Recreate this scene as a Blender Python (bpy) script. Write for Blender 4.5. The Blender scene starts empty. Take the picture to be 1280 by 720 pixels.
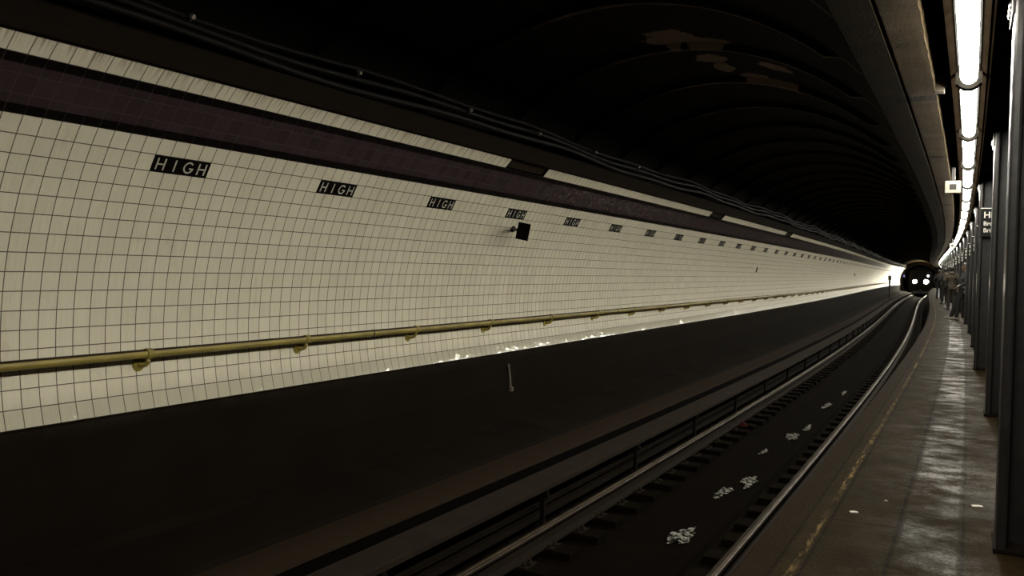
import bpy, bmesh, math, random
from mathutils import Vector, Matrix
random.seed(7)
C = bpy.context.scene.collection
R_ = math.radians

# ------------------------------------------------------------------ track alignment
KS = [(0.0, 0.0006687), (25.0, 0.0013678), (60.0, -0.0001346), (75.0, -0.00055)]
def kap(s):
    if s <= KS[0][0]: return KS[0][1]
    for (a, ka), (b, kb) in zip(KS, KS[1:]):
        if s <= b: return ka + (kb - ka) * (s - a) / (b - a)
    return KS[-1][1]
DS = 0.1
TAB = {}
def _integrate():
    th = x = y = 0.0; TAB[0] = (0.0, 0.0, 0.0)
    for i in range(1, 1801):
        t2 = th + kap((i - .5) * DS) * DS; m = (th + t2) / 2
        x += -math.sin(m) * DS; y += math.cos(m) * DS; th = t2; TAB[i] = (th, x, y)
    th = x = y = 0.0
    for i in range(1, 121):
        t2 = th - kap(0) * DS; m = (th + t2) / 2
        x -= -math.sin(m) * DS; y -= math.cos(m) * DS; th = t2; TAB[-i] = (th, x, y)
_integrate()
def fr(s):
    q = s / DS; i = math.floor(q); f = q - i
    a, b = TAB[i], TAB[i + 1]
    return tuple(a[k] + (b[k] - a[k]) * f for k in range(3))
def W(s, u, z):
    th, x, y = fr(s)
    return Vector((x + u * math.cos(th), y + u * math.sin(th), z))
S0, S1 = -4.0, 118.0
UC, ZC, RT = -0.0808, 1.6592, 2.2176
PHI0, TR, TC, TS0 = 0.56304, 0.107976, 0.107987, 3.67315
def prof(r, R=RT):
    phi = PHI0 - r * TR / RT
    return UC - R * math.cos(phi), ZC + R * math.sin(phi)
ZP, UE = 0.8645, 1.4603

# ------------------------------------------------------------------ object helpers
def put(o, parent=None):
    C.objects.link(o)
    if parent: o.parent = parent
    return o
def tag(o, label=None, cat=None, group=None, kind=None):
    if label: o['label'] = label
    if cat: o['category'] = cat
    if group: o['group'] = group
    if kind: o['kind'] = kind
    return o
def obj(name, bm, mat, parent=None, smooth=False):
    me = bpy.data.meshes.new(name)
    bmesh.ops.recalc_face_normals(bm, faces=bm.faces[:])
    bm.to_mesh(me); bm.free()
    if mat: me.materials.append(mat)
    if smooth:
        for p in me.polygons: p.use_smooth = True
    return put(bpy.data.objects.new(name, me), parent)
def empty(name, s, u, z, rz=0.0):
    o = bpy.data.objects.new(name, None); o.empty_display_size = .1
    o.location = W(s, u, z); o.rotation_euler = (0, 0, fr(s)[0] + rz)
    return put(o)
def copy_tree(o, parent=None):
    c = o.copy(); C.objects.link(c); c.parent = parent
    for ch in list(o.children): copy_tree(ch, c)
    return c
def place(o, s, u, z, rz=0.0):
    o.location = W(s, u, z); o.rotation_euler = (0, 0, fr(s)[0] + rz)
def box(bm, x0, x1, y0, y1, z0, z1, bev=0.0):
    m = Matrix.Translation(((x0+x1)/2, (y0+y1)/2, (z0+z1)/2)) @ Matrix.Diagonal((x1-x0, y1-y0, z1-z0, 1))
    g = bmesh.ops.create_cube(bm, size=1, matrix=m)
    if bev:
        es = list({e for v in g['verts'] for e in v.link_edges})
        bmesh.ops.bevel(bm, geom=es, offset=bev, segments=2, affect='EDGES', profile=.6)
    return bm
def cyl(bm, p, q, r, r2=None, n=12):
    p, q = Vector(p), Vector(q); d = q - p
    rot = d.to_track_quat('Z', 'Y').to_matrix().to_4x4()
    bmesh.ops.create_cone(bm, cap_ends=True, segments=n, radius1=r, radius2=r if r2 is None else r2,
                          depth=d.length, matrix=Matrix.Translation((p+q)/2) @ rot)
    return bm
def ball(bm, c, r, n=12, sc=(1, 1, 1)):
    bmesh.ops.create_uvsphere(bm, u_segments=n, v_segments=max(6, n*2//3), radius=r,
                              matrix=Matrix.Translation(c) @ Matrix.Diagonal((*sc, 1)))
    return bm
def polyline_tube(bm, pts, r, n=10, caps=True):
    pts = [Vector(p) for p in pts]; rings = []
    for i, p in enumerate(pts):
        d = (pts[min(i+1, len(pts)-1)] - pts[max(i-1, 0)]).normalized()
        a = d.cross(Vector((0, 0, 1)))
        if a.length < 1e-4: a = d.cross(Vector((0, 1, 0)))
        a.normalize(); b = a.cross(d)
        rings.append([bm.verts.new(p + r*(math.cos(t)*a + math.sin(t)*b)) for t in [2*math.pi*k/n for k in range(n)]])
    for A, B in zip(rings, rings[1:]):
        for k in range(n): bm.faces.new((A[k], A[(k+1) % n], B[(k+1) % n], B[k]))
    if caps: bm.faces.new(rings[0]); bm.faces.new(rings[-1][::-1])
    return bm
def srange(a, b, step):
    n = max(1, int(math.ceil((b-a)/step))); return [a + (b-a)*i/n for i in range(n+1)]
def steps(a, b):          # finer near the camera
    out = [a]
    while out[-1] < b - 1e-6:
        s = out[-1]; out.append(min(b, s + 1.0))
    return out
def sweep(name, pts, a, b, mat, parent=None, closed=False, ss=None, vv=None, smooth=False, off=None):
    """extrude the (u,z) profile along the track; UV = (s, v) with v the arc length or vv"""
    bm = bmesh.new(); uvl = bm.loops.layers.uv.new('UVMap')
    ss = ss or steps(a, b); n = len(pts)
    if vv is None:
        vv = [0.0]
        for p, q in zip(pts, pts[1:]): vv.append(vv[-1] + math.hypot(q[0]-p[0], q[1]-p[1]))
        if closed: vv.append(vv[-1] + math.hypot(pts[0][0]-pts[-1][0], pts[0][1]-pts[-1][1]))
    G = []
    for s in ss:
        row = []
        for i, p in enumerate(pts):
            u, z = off(s, i, p) if off else p
            row.append(bm.verts.new(W(s, u, z)))
        G.append(row)
    m = n if closed else n-1
    for j in range(len(ss)-1):
        for i in range(m):
            k = (i+1) % n
            f = bm.faces.new((G[j][i], G[j][k], G[j+1][k], G[j+1][i]))
            for l, (s, v) in zip(f.loops, ((ss[j], vv[i]), (ss[j], vv[i+1]), (ss[j+1], vv[i+1]), (ss[j+1], vv[i]))):
                l[uvl].uv = (s, v)
    if closed:
        bm.faces.new(G[0]); bm.faces.new(G[-1][::-1])
    return obj(name, bm, mat, parent, smooth)

ONES = 'zero first second third fourth fifth sixth seventh eighth ninth tenth eleventh twelfth thirteenth fourteenth fifteenth sixteenth seventeenth eighteenth nineteenth'.split()
TENS = ['', '', 'twenty', 'thirty', 'forty', 'fifty', 'sixty', 'seventy', 'eighty', 'ninety']
TENTH = ['', '', 'twentieth', 'thirtieth', 'fortieth', 'fiftieth', 'sixtieth', 'seventieth', 'eightieth', 'ninetieth']
def nth(n):
    if n < 20: return ONES[n]
    if n < 100:
        return TENTH[n//10] if n % 10 == 0 else TENS[n//10] + '-' + ONES[n % 10]
    h = 'one hundred'
    return h + 'th' if n == 100 else h + ' and ' + nth(n-100)

# ------------------------------------------------------------------ materials
class NT:
    def __init__(s, name):
        s.m = bpy.data.materials.new(name); s.m.use_nodes = True
        s.t = s.m.node_tree; s.t.nodes.clear()
        s.out = s.t.nodes.new('ShaderNodeOutputMaterial')
        s.b = s.t.nodes.new('ShaderNodeBsdfPrincipled'); s.link(s.b.outputs[0], s.out.inputs[0])
    def link(s, a, b): s.t.links.new(a, b)
    def n(s, t): return s.t.nodes.new(t)
    def setin(s, sock, v):
        if isinstance(v, bpy.types.NodeSocket): s.link(v, sock)
        elif isinstance(v, (tuple, list)) and len(v) == 3 and sock.type == 'RGBA': sock.default_value = (*v, 1)
        else: sock.default_value = v
    def math(s, op, a, b=0.0, c=0.0, clamp=False):
        q = s.n('ShaderNodeMath'); q.operation = op; q.use_clamp = clamp
        for i, v in enumerate((a, b, c)): s.setin(q.inputs[i], v)
        return q.outputs[0]
    def uv(s):
        q = s.n('ShaderNodeUVMap'); q.uv_map = 'UVMap'; x = s.n('ShaderNodeSeparateXYZ'); s.link(q.outputs[0], x.inputs[0])
        return x.outputs[0], x.outputs[1]
    def vec(s, x, y, z=0.0):
        q = s.n('ShaderNodeCombineXYZ')
        for i, v in enumerate((x, y, z)): s.setin(q.inputs[i], v)
        return q.outputs[0]
    def pos(s, kind='Object'): return s.n('ShaderNodeTexCoord').outputs[kind]
    def noise(s, vec, scale=1.0, detail=4.0, rough=.55):
        q = s.n('ShaderNodeTexNoise'); s.setin(q.inputs['Vector'], vec)
        q.inputs['Scale'].default_value = scale; q.inputs['Detail'].default_value = detail; q.inputs['Roughness'].default_value = rough
        return q.outputs[0]
    def white(s, vec):
        q = s.n('ShaderNodeTexWhiteNoise'); q.noise_dimensions = '3D'; s.link(vec, q.inputs['Vector'])
        return q.outputs['Value'], q.outputs['Color']
    def mix(s, f, a, b):
        q = s.n('ShaderNodeMix'); q.data_type = 'RGBA'
        s.setin(q.inputs[0], f); s.setin(q.inputs[6], a); s.setin(q.inputs[7], b)
        return q.outputs[2]
    def ramp(s, v, a, b):      # linear 0..1 between a and b, clamped
        q = s.n('ShaderNodeMapRange'); q.clamp = True
        s.setin(q.inputs[0], v); q.inputs[1].default_value = a; q.inputs[2].default_value = b
        return q.outputs[0]
    def bump(s, h, strength=.3, dist=.01):
        q = s.n('ShaderNodeBump'); q.inputs['Strength'].default_value = strength; q.inputs['Distance'].default_value = dist
        s.link(h, q.inputs['Height']); s.link(q.outputs[0], s.b.inputs['Normal'])
    def set(s, **k):
        nm = {'col': 'Base Color', 'rough': 'Roughness', 'metal': 'Metallic', 'spec': 'Specular IOR Level', 'emit': 'Emission Color', 'es': 'Emission Strength'}
        for a, v in k.items(): s.setin(s.b.inputs[nm[a]], v)
        return s

def plain(name, col, rough=.6, metal=0.0, var=.25, scale=6.0, bump=0.0, spec=.5, space='Object'):
    t = NT(name); n = t.noise(t.pos(space), scale)
    d = tuple(c*(1-var) for c in col); l = tuple(min(1, c*(1+var)) for c in col)
    t.set(col=t.mix(t.ramp(n, .3, .7), d, l), rough=rough, metal=metal, spec=spec)
    if bump: t.bump(n, bump, .01)
    return t.m
def emis(name, col, st):
    t = NT(name); t.set(col=(.02, .02, .02), emit=col, es=st, rough=.4)
    return t.m

def tile_mat(name, kind):
    t = NT(name); U, V = t.uv()
    c = t.math('DIVIDE', t.math('SUBTRACT', U, TS0), TC); r = t.math('DIVIDE', V, TR)     # V origin: r = 0 at top of white field
    fu, fv = t.math('FRACT', c), t.math('FRACT', r)
    cell = t.vec(t.math('FLOOR', c), t.math('FLOOR', r), 3.0)
    wn, wc = t.white(cell)
    au = t.math('ABSOLUTE', t.math('SUBTRACT', fu, .5)); av = t.math('ABSOLUTE', t.math('SUBTRACT', fv, .5))
    mx = t.math('MAXIMUM', au, av)
    grout = t.math('GREATER_THAN', mx, .5 - (.027 if kind == 'white' else .012))
    streak = t.noise(t.vec(t.math('MULTIPLY', U, 75.0), t.math('MULTIPLY', V, 4.0), t.math('MULTIPLY', wn, 40.0)), 1.0, 3)
    big = t.noise(t.vec(U, V, 0.0), .9, 4)
    dirt = t.noise(t.vec(t.math('MULTIPLY', U, 3.0), t.math('MULTIPLY', V, 1.2), 0.0), 2.0, 6, .7)
    if kind == 'white':
        base = t.mix(wn, (.532, .493, .386), (.576, .535, .420))
        base = t.mix(t.math('MULTIPLY', t.ramp(streak, .35, .75), .30), base, (.37, .33, .235))
        base = t.mix(t.math('MULTIPLY', t.ramp(dirt, .56, .76), .45), base, (.30, .25, .165))
        base = t.mix(t.math('MULTIPLY', t.ramp(big, .45, .75), .25), base, (.40, .37, .27))
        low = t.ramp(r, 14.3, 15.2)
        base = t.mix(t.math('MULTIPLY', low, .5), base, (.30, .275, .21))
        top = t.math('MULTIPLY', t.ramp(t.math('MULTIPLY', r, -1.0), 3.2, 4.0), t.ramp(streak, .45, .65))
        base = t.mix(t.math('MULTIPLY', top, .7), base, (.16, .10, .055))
        col = t.mix(t.math('MULTIPLY', grout, .92), base, (.045, .030, .015))
        low15 = t.math('MULTIPLY', t.ramp(r, 14.95, 15.05), t.math('SUBTRACT', 1.0, t.ramp(U, 16.0, 22.0)))
        rg = t.math('ADD', t.math('MULTIPLY', grout, .3), t.math('SUBTRACT', .40, t.math('MULTIPLY', low15, .33)))
        t.set(rough=rg, spec=.30)
    else:
        # stripe: half a row black, two purple, half a row black
        blk = t.math('GREATER_THAN', t.math('ABSOLUTE', t.math('ADD', r, 1.5)), 1.0)
        base = t.mix(wn, (.0255, .0170, .0185), (.035, .0235, .0250))
        base = t.mix(t.math('MULTIPLY', t.ramp(streak, .4, .8), .3), base, (.018, .011, .012))
        # scuffed, scratched patch of glaze
        sc = t.noise(t.vec(t.math('MULTIPLY', U, 9.0), t.math('MULTIPLY', V, 16.0), 2.0), 1.6, 5, .7)
        loc = t.math('MULTIPLY', t.ramp(U, 8.6, 9.6), t.math('SUBTRACT', 1.0, t.ramp(U, 12.5, 15.0)))
        base = t.mix(t.math('MULTIPLY', t.math('MULTIPLY', t.ramp(sc, .55, .62), loc), .6), base, (.26, .22, .20))
        base = t.mix(blk, base, (.003, .002, .0018))
        col = t.mix(t.math('MULTIPLY', grout, .5), base, (.085, .062, .055))
        t.set(rough=.35, spec=.15)
    t.set(col=col)
    sx = t.n('ShaderNodeSeparateColor'); t.link(wc, sx.inputs[0])
    tilt = t.math('ADD', t.math('MULTIPLY', t.math('SUBTRACT', fu, .5), t.math('SUBTRACT', sx.outputs[0], .5)),
                  t.math('MULTIPLY', t.math('SUBTRACT', fv, .5), t.math('SUBTRACT', sx.outputs[1], .5)))
    wav = t.noise(t.vec(U, V, wn), 16.0, 2)
    h = t.math('ADD', t.math('MULTIPLY', tilt, .8), t.math('MULTIPLY', wav, t.math('ADD', .22, t.math('MULTIPLY', t.ramp(r, 14.95, 15.05), .35)) if kind == 'white' else .22))
    h = t.math('SUBTRACT', h, t.math('MULTIPLY', grout, .25))
    t.bump(h, .5, .012)
    return t.m

def platform_mat():
    t = NT('platform_concrete'); U, V = t.uv()
    p = t.vec(U, V, 0.0)
    t.b.inputs['Specular Tint'].default_value = (1, .70, .38, 1)
    n1 = t.noise(p, 3.0, 6, .65); n2 = t.noise(t.vec(t.math('MULTIPLY', U, 1.5), t.math('MULTIPLY', V, 1.2), 4.0), 2.6, 7, .68); n3 = t.noise(p, 60.0, 3)
    base = t.mix(t.ramp(n1, .3, .72), (.0066, .0041, .0017), (.0170, .0107, .0046))
    base = t.mix(t.math('MULTIPLY', t.ramp(n3, .5, .8), .35), base, (.023, .0155, .0077))
    # edge strip, a bit redder and smoother
    edge = t.math('LESS_THAN', V, 1.60)
    base = t.mix(t.math('MULTIPLY', edge, .6), base, (.0085, .0046, .0023))
    def seam(v, w):
        return t.math('LESS_THAN', t.math('ABSOLUTE', t.math('SUBTRACT', V, v)), w)
    wob = t.math('MULTIPLY', t.math('SUBTRACT', t.noise(t.vec(t.math('MULTIPLY', U, 2.0), 0.0, 0.0), 1.5, 4), .5), .03)
    # worn yellow line
    yl = t.math('LESS_THAN', t.math('ABSOLUTE', t.math('SUBTRACT', t.math('ADD', V, wob), 1.678)), .015)
    ny = t.noise(t.vec(t.math('MULTIPLY', U, 7.0), t.math('MULTIPLY', V, 55.0), 0.0), 1.0, 5, .75)
    base = t.mix(t.math('MULTIPLY', t.math('MULTIPLY', t.math('MULTIPLY', yl, t.ramp(ny, .47, .62)), t.ramp(t.noise(t.vec(U, 0.0, 9.0), .9, 3), .40, .58)), .95), base, (.19, .135, .055))
    yw = t.math('MULTIPLY', t.ramp(V, 1.56, 1.62), t.math('SUBTRACT', 1.0, t.ramp(V, 1.68, 1.72)))
    nw = t.noise(t.vec(t.math('MULTIPLY', U, 1.1), t.math('MULTIPLY', V, 22.0), 7.0), 1.6, 6, .75)
    base = t.mix(t.math('MULTIPLY', t.math('MULTIPLY', yw, t.ramp(nw, .5, .7)), .4), base, (.026, .018, .008))
    # joints
    x = t.math('ABSOLUTE', t.math('SUBTRACT', t.math('FRACT', t.math('DIVIDE', t.math('SUBTRACT', U, 4.80), 2.40)), .5))
    cross = t.math('MULTIPLY', t.math('GREATER_THAN', x, .497), t.math('GREATER_THAN', V, 1.70))
    j = t.math('MAXIMUM', t.math('MAXIMUM', seam(2.028, .009), seam(2.320, .007)), t.math('MAXIMUM', t.math('MAXIMUM', seam(1.60, .007), seam(1.712, .007)), cross))
    base = t.mix(t.math('MULTIPLY', j, .8), base, (.002, .0013, .001))
    t.set(col=base)
    # damp walking strip
    strip = t.math('MULTIPLY', t.ramp(V, 2.02, 2.06), t.math('SUBTRACT', 1.0, t.ramp(V, 2.29, 2.33)))
    part = t.math('MULTIPLY', t.ramp(V, 1.62, 2.1), .55)
    wet = t.math('MULTIPLY', t.math('MAXIMUM', strip, part), t.ramp(n2, .40, .62))
    dark = t.mix(t.math('MULTIPLY', t.math('MULTIPLY', strip, t.ramp(n2, .40, .62)), .55), base, (.0035, .0023, .0013))
    t.set(col=dark, rough=t.math('SUBTRACT', .80, t.math('MULTIPLY', wet, .42)), spec=t.math('ADD', .04, t.math('MULTIPLY', t.math('MULTIPLY', wet, t.ramp(n3, .42, .62)), t.math('ADD', .05, t.math('MULTIPLY', t.ramp(t.noise(t.vec(U, V, 3.0), .9, 3), .46, .60), .32)))))
    h = t.math('ADD', t.math('MULTIPLY', n3, .5), t.math('MULTIPLY', t.noise(p, 140.0, 2), .5))
    h = t.math('SUBTRACT', h, t.math('MULTIPLY', j, 1.0))
    t.bump(h, .8, .012)
    return t.m

def vault_mat():
    t = NT('vault_iron'); U, V = t.uv()         # V carries the lateral position
    p = t.vec(U, t.math('MULTIPLY', V, 1.0), 0.0)
    n = t.noise(p, 2.5, 6, .65)
    base = t.mix(t.ramp(n, .3, .7), (.0045, .0032, .0022), (.009, .0065, .0042))
    left_fade = t.math('ADD', t.math('MULTIPLY', t.ramp(V, -1.45, -.3), .8), .2)  # vault colour fades to near black towards the left
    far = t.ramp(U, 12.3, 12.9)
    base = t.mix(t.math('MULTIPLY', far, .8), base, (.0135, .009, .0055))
    x = t.math('ABSOLUTE', t.math('SUBTRACT', t.math('FRACT', t.math('DIVIDE', t.math('SUBTRACT', U, 6.15), 1.46)), .5))
    rib = t.math('MULTIPLY', t.math('GREATER_THAN', x, .480), t.math('SUBTRACT', 1.0, t.math('MULTIPLY', t.ramp(U, 10.0, 12.0), .75)))
    base = t.mix(t.math('MULTIPLY', t.math('MULTIPLY', rib, t.ramp(V, -1.3, -.5)), t.ramp(n, .25, .6)), base, (.15, .105, .078))  # rib bands lightened in colour to show their lit faces
    # islands of peeling paint
    m = None
    nz = t.noise(p, 6.0, 4, .6)
    for s, u, a, b in ((7.36, -.05, .26, .26), (7.5, .2, .13, .25), (8.2, .10, .18, .16), (8.6, .12, .20, .10), (8.95, .33, .14, .17), (9.1, .58, .14, .20), (8.3, .66, .16, .16)):
        d = t.math('ADD', t.math('POWER', t.math('DIVIDE', t.math('ABSOLUTE', t.math('SUBTRACT', U, s)), a), 2.0), t.math('POWER', t.math('DIVIDE', t.math('ABSOLUTE', t.math('SUBTRACT', V, u)), b), 2.0))
        k = t.math('LESS_THAN', t.math('ADD', d, t.math('MULTIPLY', t.math('SUBTRACT', nz, .5), 2.4)), .85)
        m = k if m is None else t.math('MAXIMUM', m, k)
    base = t.mix(m, base, (.25, .18, .14))
    base = t.mix(t.ramp(U, 108.0, 114.0), base, (.55, .45, .30))  # vault colour brightened near the tunnel mouth for the headlight-lit rim
    base = t.mix(left_fade, (.0016, .0012, .0009), base)
    t.set(col=base, rough=.8, spec=.06); t.bump(n, .4, .02)
    return t.m

def beam_mat():
    t = NT('beam_concrete'); U, V = t.uv()
    p = t.vec(U, t.math('MULTIPLY', V, 1.0), 0.0)
    n = t.noise(p, 4.0, 6, .65); f = t.noise(p, 45.0, 4, .7)
    base = t.mix(t.ramp(n, .3, .7), (.022, .0148, .0072), (.050, .034, .017))
    base = t.mix(t.math('MULTIPLY', t.ramp(f, .5, .7), .4), base, (.022, .015, .008))
    x = t.math('ABSOLUTE', t.math('SUBTRACT', t.math('FRACT', t.math('DIVIDE', t.math('SUBTRACT', U, 3.60), 3.45)), .5))
    base = t.mix(t.math('MULTIPLY', t.math('LESS_THAN', V, .30), .5), base, (.010, .0065, .0032))  # left face darkened in colour for the shade where it curves up
    rough = t.math('MULTIPLY', t.ramp(t.math('ADD', x, t.math('MULTIPLY', t.math('SUBTRACT', f, .5), .03)), .466, .474), t.ramp(V, .23, .25))
    base = t.mix(t.math('MULTIPLY', rough, t.ramp(f, .25, .45)), base, (.009, .006, .0032))
    t.set(col=base, rough=.95, spec=.03)
    t.bump(t.math('ADD', f, t.math('MULTIPLY', t.math('MULTIPLY', rough, f), 3.0)), .6, .02)
    return t.m

def plaster_mat():
    t = NT('lower_wall_plaster'); U, V = t.uv()
    p = t.vec(U, V, 0.0); n = t.noise(p, 1.4, 6, .6)
    base = t.mix(t.ramp(n, .3, .75), (.0044, .0027, .0015), (.0072, .0045, .0025))
    top = t.math('SUBTRACT', 1.0, t.ramp(V, 0.0, .10))
    base = t.mix(t.math('MULTIPLY', t.math('MULTIPLY', top, t.ramp(t.noise(p, 5.0, 4), .35, .6)), .5), base, (.024, .019, .013))
    st = t.noise(t.vec(t.math('MULTIPLY', U, 6.0), t.math('MULTIPLY', V, .5), 0.0), 1.0, 3)
    base = t.mix(t.math('MULTIPLY', t.math('MULTIPLY', t.ramp(st, .66, .76), t.math('SUBTRACT', 1.0, t.ramp(V, .15, .45))), .35), base, (.028, .022, .015))
    t.set(col=base, rough=.9, spec=.05); t.bump(n, .3, .02)
    return t.m

def ground_mat():
    t = NT('trackbed_concrete'); U, V = t.uv()
    p = t.vec(U, V, 0.0); n = t.noise(p, 3.0, 7, .7); f = t.noise(p, 30.0, 4, .7)
    base = t.mix(t.ramp(n, .3, .7), (.0018, .0011, .0006), (.0050, .0031, .0017))
    base = t.mix(t.math('MULTIPLY', t.ramp(f, .62, .78), .5), base, (.010, .0068, .0042))
    t.set(col=base, rough=.95, spec=.02); t.bump(t.math('ADD', n, f), .6, .03)
    return t.m

def puddle_mat():
    t = NT('track_water'); p = t.pos('Object')
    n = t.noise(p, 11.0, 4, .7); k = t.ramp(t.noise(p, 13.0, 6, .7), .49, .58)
    t.set(metal=t.math('MULTIPLY', k, .8), col=t.mix(k, (.004, .003, .002), (.85, .82, .74)), rough=t.math('SUBTRACT', .75, t.math('MULTIPLY', k, .70)), spec=t.math('ADD', .05, t.math('MULTIPLY', k, .95))); t.bump(n, .8, .02)  # bright metallic flecks put glare into the water's colour
    return t.m

M = {}
M['tile'] = tile_mat('white_glazed_tile', 'white'); M['band'] = tile_mat('purple_black_tile', 'band')
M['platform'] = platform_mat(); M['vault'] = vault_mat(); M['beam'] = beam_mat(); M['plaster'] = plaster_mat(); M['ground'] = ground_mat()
M['puddle'] = puddle_mat()
M['black_tile'] = plain('black_glazed_tile', (.003, .0024, .002), .6, var=.3, spec=.03)
M['letter'] = plain('cream_letter_glaze', (.42, .40, .33), .4, var=.08, scale=20, spec=.2)
M['brass'] = plain('yellow_painted_pipe', (.20, .155, .030), .42, var=.25, scale=5)
M['dark_brown'] = plain('pipe_top_dark_brown', (.012, .006, .004), .6, var=.3, spec=.15)
M['dark_steel'] = plain('dark_steel', (.016, .014, .013), .45, .2, scale=8)
M['column'] = plain('glossy_black_column_paint', (.0115, .0098, .0095), .36, 0, var=.3, scale=14, bump=.25, spec=.3)
M['rail_head'] = plain('worn_rail_head', (.30, .245, .19), .30, .95, var=.2, scale=3)
M['rail_head_dull'] = plain('dull_rail_head', (.045, .032, .022), .5, .95, var=.3, scale=3)
M['rail_rust'] = plain('rusty_rail_web', (.011, .007, .0042), .85, 0, scale=10, spec=.1)
M['bracket_iron'] = plain('blackened_bracket_iron', (.006, .004, .0027), .9, spec=.05)
M['wood'] = plain('weathered_dark_wood', (.0042, .0028, .0017), .95, scale=9, bump=.4, spec=.02)
M['board'] = plain('protection_board_wood', (.0165, .0112, .0075), .85, scale=7, bump=.4, spec=.1)
M['strip'] = plain('brown_concrete_curb', (.0160, .0104, .0062), .9, scale=5, bump=.4, space='Generated', spec=.05)
M['cable'] = plain('black_cable_rubber', (.0048, .0033, .0023), .6, scale=5, spec=.10)
M['fascia'] = plain('dark_fascia_board', (.0072, .005, .0034), .9, scale=3, spec=.03, space='Generated')
M['chrome'] = plain('bright_clip_metal', (.55, .5, .42), .3, .9, var=.1)
M['fixture'] = plain('grimy_fixture_enamel', (.0016, .0011, .0007), .9, spec=0.0, scale=6, var=.35)
M['fixture_dark'] = plain('fixture_dark_enamel', (.0012, .001, .0008), .8, spec=.03)
M['socket'] = plain('lamp_socket_plastic', (.0028, .0022, .0014), .6, spec=.05)
M['clip_metal'] = plain('dull_clip_metal', (.05, .04, .03), .6, spec=.2)
M['tube'] = emis('fluorescent_glow', (1.0, .965, .83), 84.0)
M['deep_black'] = plain('deep_black', (.0022, .0017, .0015), .9, spec=.02)
M['stub'] = plain('pale_stub_paint', (.11, .09, .065), .5)
M['black'] = plain('matte_black', (.006, .005, .005), .6)
M['white_metal'] = plain('white_painted_metal', (.30, .29, .24), .5, var=.05, spec=.2)
M['sign_black'] = plain('sign_black_enamel', (.004, .004, .004), .5, spec=.1)
M['sign_white'] = plain('sign_white_lettering', (.55, .53, .47), .5, var=.03, spec=.2)
M['ceiling'] = plain('dark_ceiling_paint', (.006, .004, .003), .9, space='Generated', spec=.05)
M['train'] = plain('dull_train_steel', (.0045, .004, .0033), .8, 0, spec=.04)
M['glass'] = plain('dark_train_glass', (.002, .002, .0025), .2, spec=.2)
M['headlight'] = emis('headlight_glow', (1.0, .97, .80), 60.0)
M['marker'] = emis('train_marker_glow', (1.0, 1.0, .92), 8.0)
M['blue'] = emis('blue_lamp_glow', (.10, .10, .8), 1.6)
M['paper'] = plain('white_paper', (.6, .58, .5), .8, var=.1)
M['rust_red'] = plain('reddish_rust', (.05, .008, .004), .8, spec=.1)

# ------------------------------------------------------------------ setting: left wall
def arc(r0, r1, R=RT, n=None):
    n = n or max(2, int(abs(r1-r0)*2)); return [prof(r0+(r1-r0)*i/n, R) for i in range(n+1)]
p = arc(0, 15, n=30)
q = p[-1]; tl = math.radians(15.8)
p.append((q[0] + TR*math.sin(tl), q[1] - TR*math.cos(tl)))       # bottom course flares out
base_pt = p[-1]
vv = [i*TR/2 for i in range(31)] + [16*TR]
wr = random.Random(5)
def flare(s_, i, q):
    if i != 31: return q
    k_ = max(0, min(1, (s_-5)/2.5, (19-s_)/4.0)); t_ = math.radians(14.8 + k_*(2.6 + 1.7*math.sin(s_*2.9)))
    return p[30][0] + TR*math.sin(t_), p[30][1] - TR*math.cos(t_)
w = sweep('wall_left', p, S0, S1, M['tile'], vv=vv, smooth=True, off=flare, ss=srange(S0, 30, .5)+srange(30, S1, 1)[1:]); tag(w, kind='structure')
p = arc(-3, 0, RT-.002, 6)
tag(sweep('trim_1', p, S0, S1, M['band'], vv=[(-3 + i*.5)*TR for i in range(7)], smooth=True), kind='structure')
p = arc(-4, -3, RT, 2)
gaps = [(7.635, 8.505), (15.33, 16.275), (23.0, 23.9)]
a = S0; k = 2
for g0, g1 in gaps + [(S1, S1)]:
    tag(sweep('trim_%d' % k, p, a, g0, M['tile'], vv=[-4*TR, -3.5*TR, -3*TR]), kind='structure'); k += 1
    if g0 < S1:
        pr = [prof(-4, RT+.03), prof(-3, RT+.03)]
        tag(sweep('trim_%d' % k, pr, g0, g1, M['strip']), kind='structure'); k += 1
    a = g1
# fascia above the tiles and vault
f0 = prof(-4.0)
tag(sweep('trim_%d' % k, [(f0[0]-.02, f0[1]-.004), (f0[0]+.035, f0[1]+.006), (f0[0]+.045, f0[1]+.155), (f0[0]-.06, f0[1]+.20)], S0, S1, M['fascia']), kind='structure'); k += 1
RV = 2.476
def vz(u): return ZC + math.sqrt(max(0, RV*RV - (u-UC)**2))
us = [-1.80, -1.70]; 
N = 40
ph0 = math.acos((UC+1.82)/RV) if False else math.atan2(3.35-ZC, -1.80-UC)
ph1 = math.atan2(3.43-ZC, 1.66-UC)
ph = [ph0 + (ph1-ph0)*i/N for i in range(N+1)]
pts = [(UC+RV*math.cos(t), ZC+RV*math.sin(t)) for t in ph]
RIBS = [6.15+1.46*i for i in range(-6, 77)]
ss = sorted({round(x, 4) for x in [S0, S1] + [r+d for r in RIBS for d in (-.045, -.03, .03, .045) if S0 < r+d < S1]})
ribset = {round(r+d, 4) for r in RIBS for d in (-.03, .03)}
def rib(s, i, p):
    if round(s, 4) in ribset:
        
        if i > N-3: return p
        t = ph[i]; return UC+(RV-.055)*math.cos(t), ZC+(RV-.055)*math.sin(t)
    return p
tag(sweep('ceiling', pts, S0, S1, M['vault'], ss=ss, vv=[q[0] for q in pts], off=rib), kind='structure')
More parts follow.
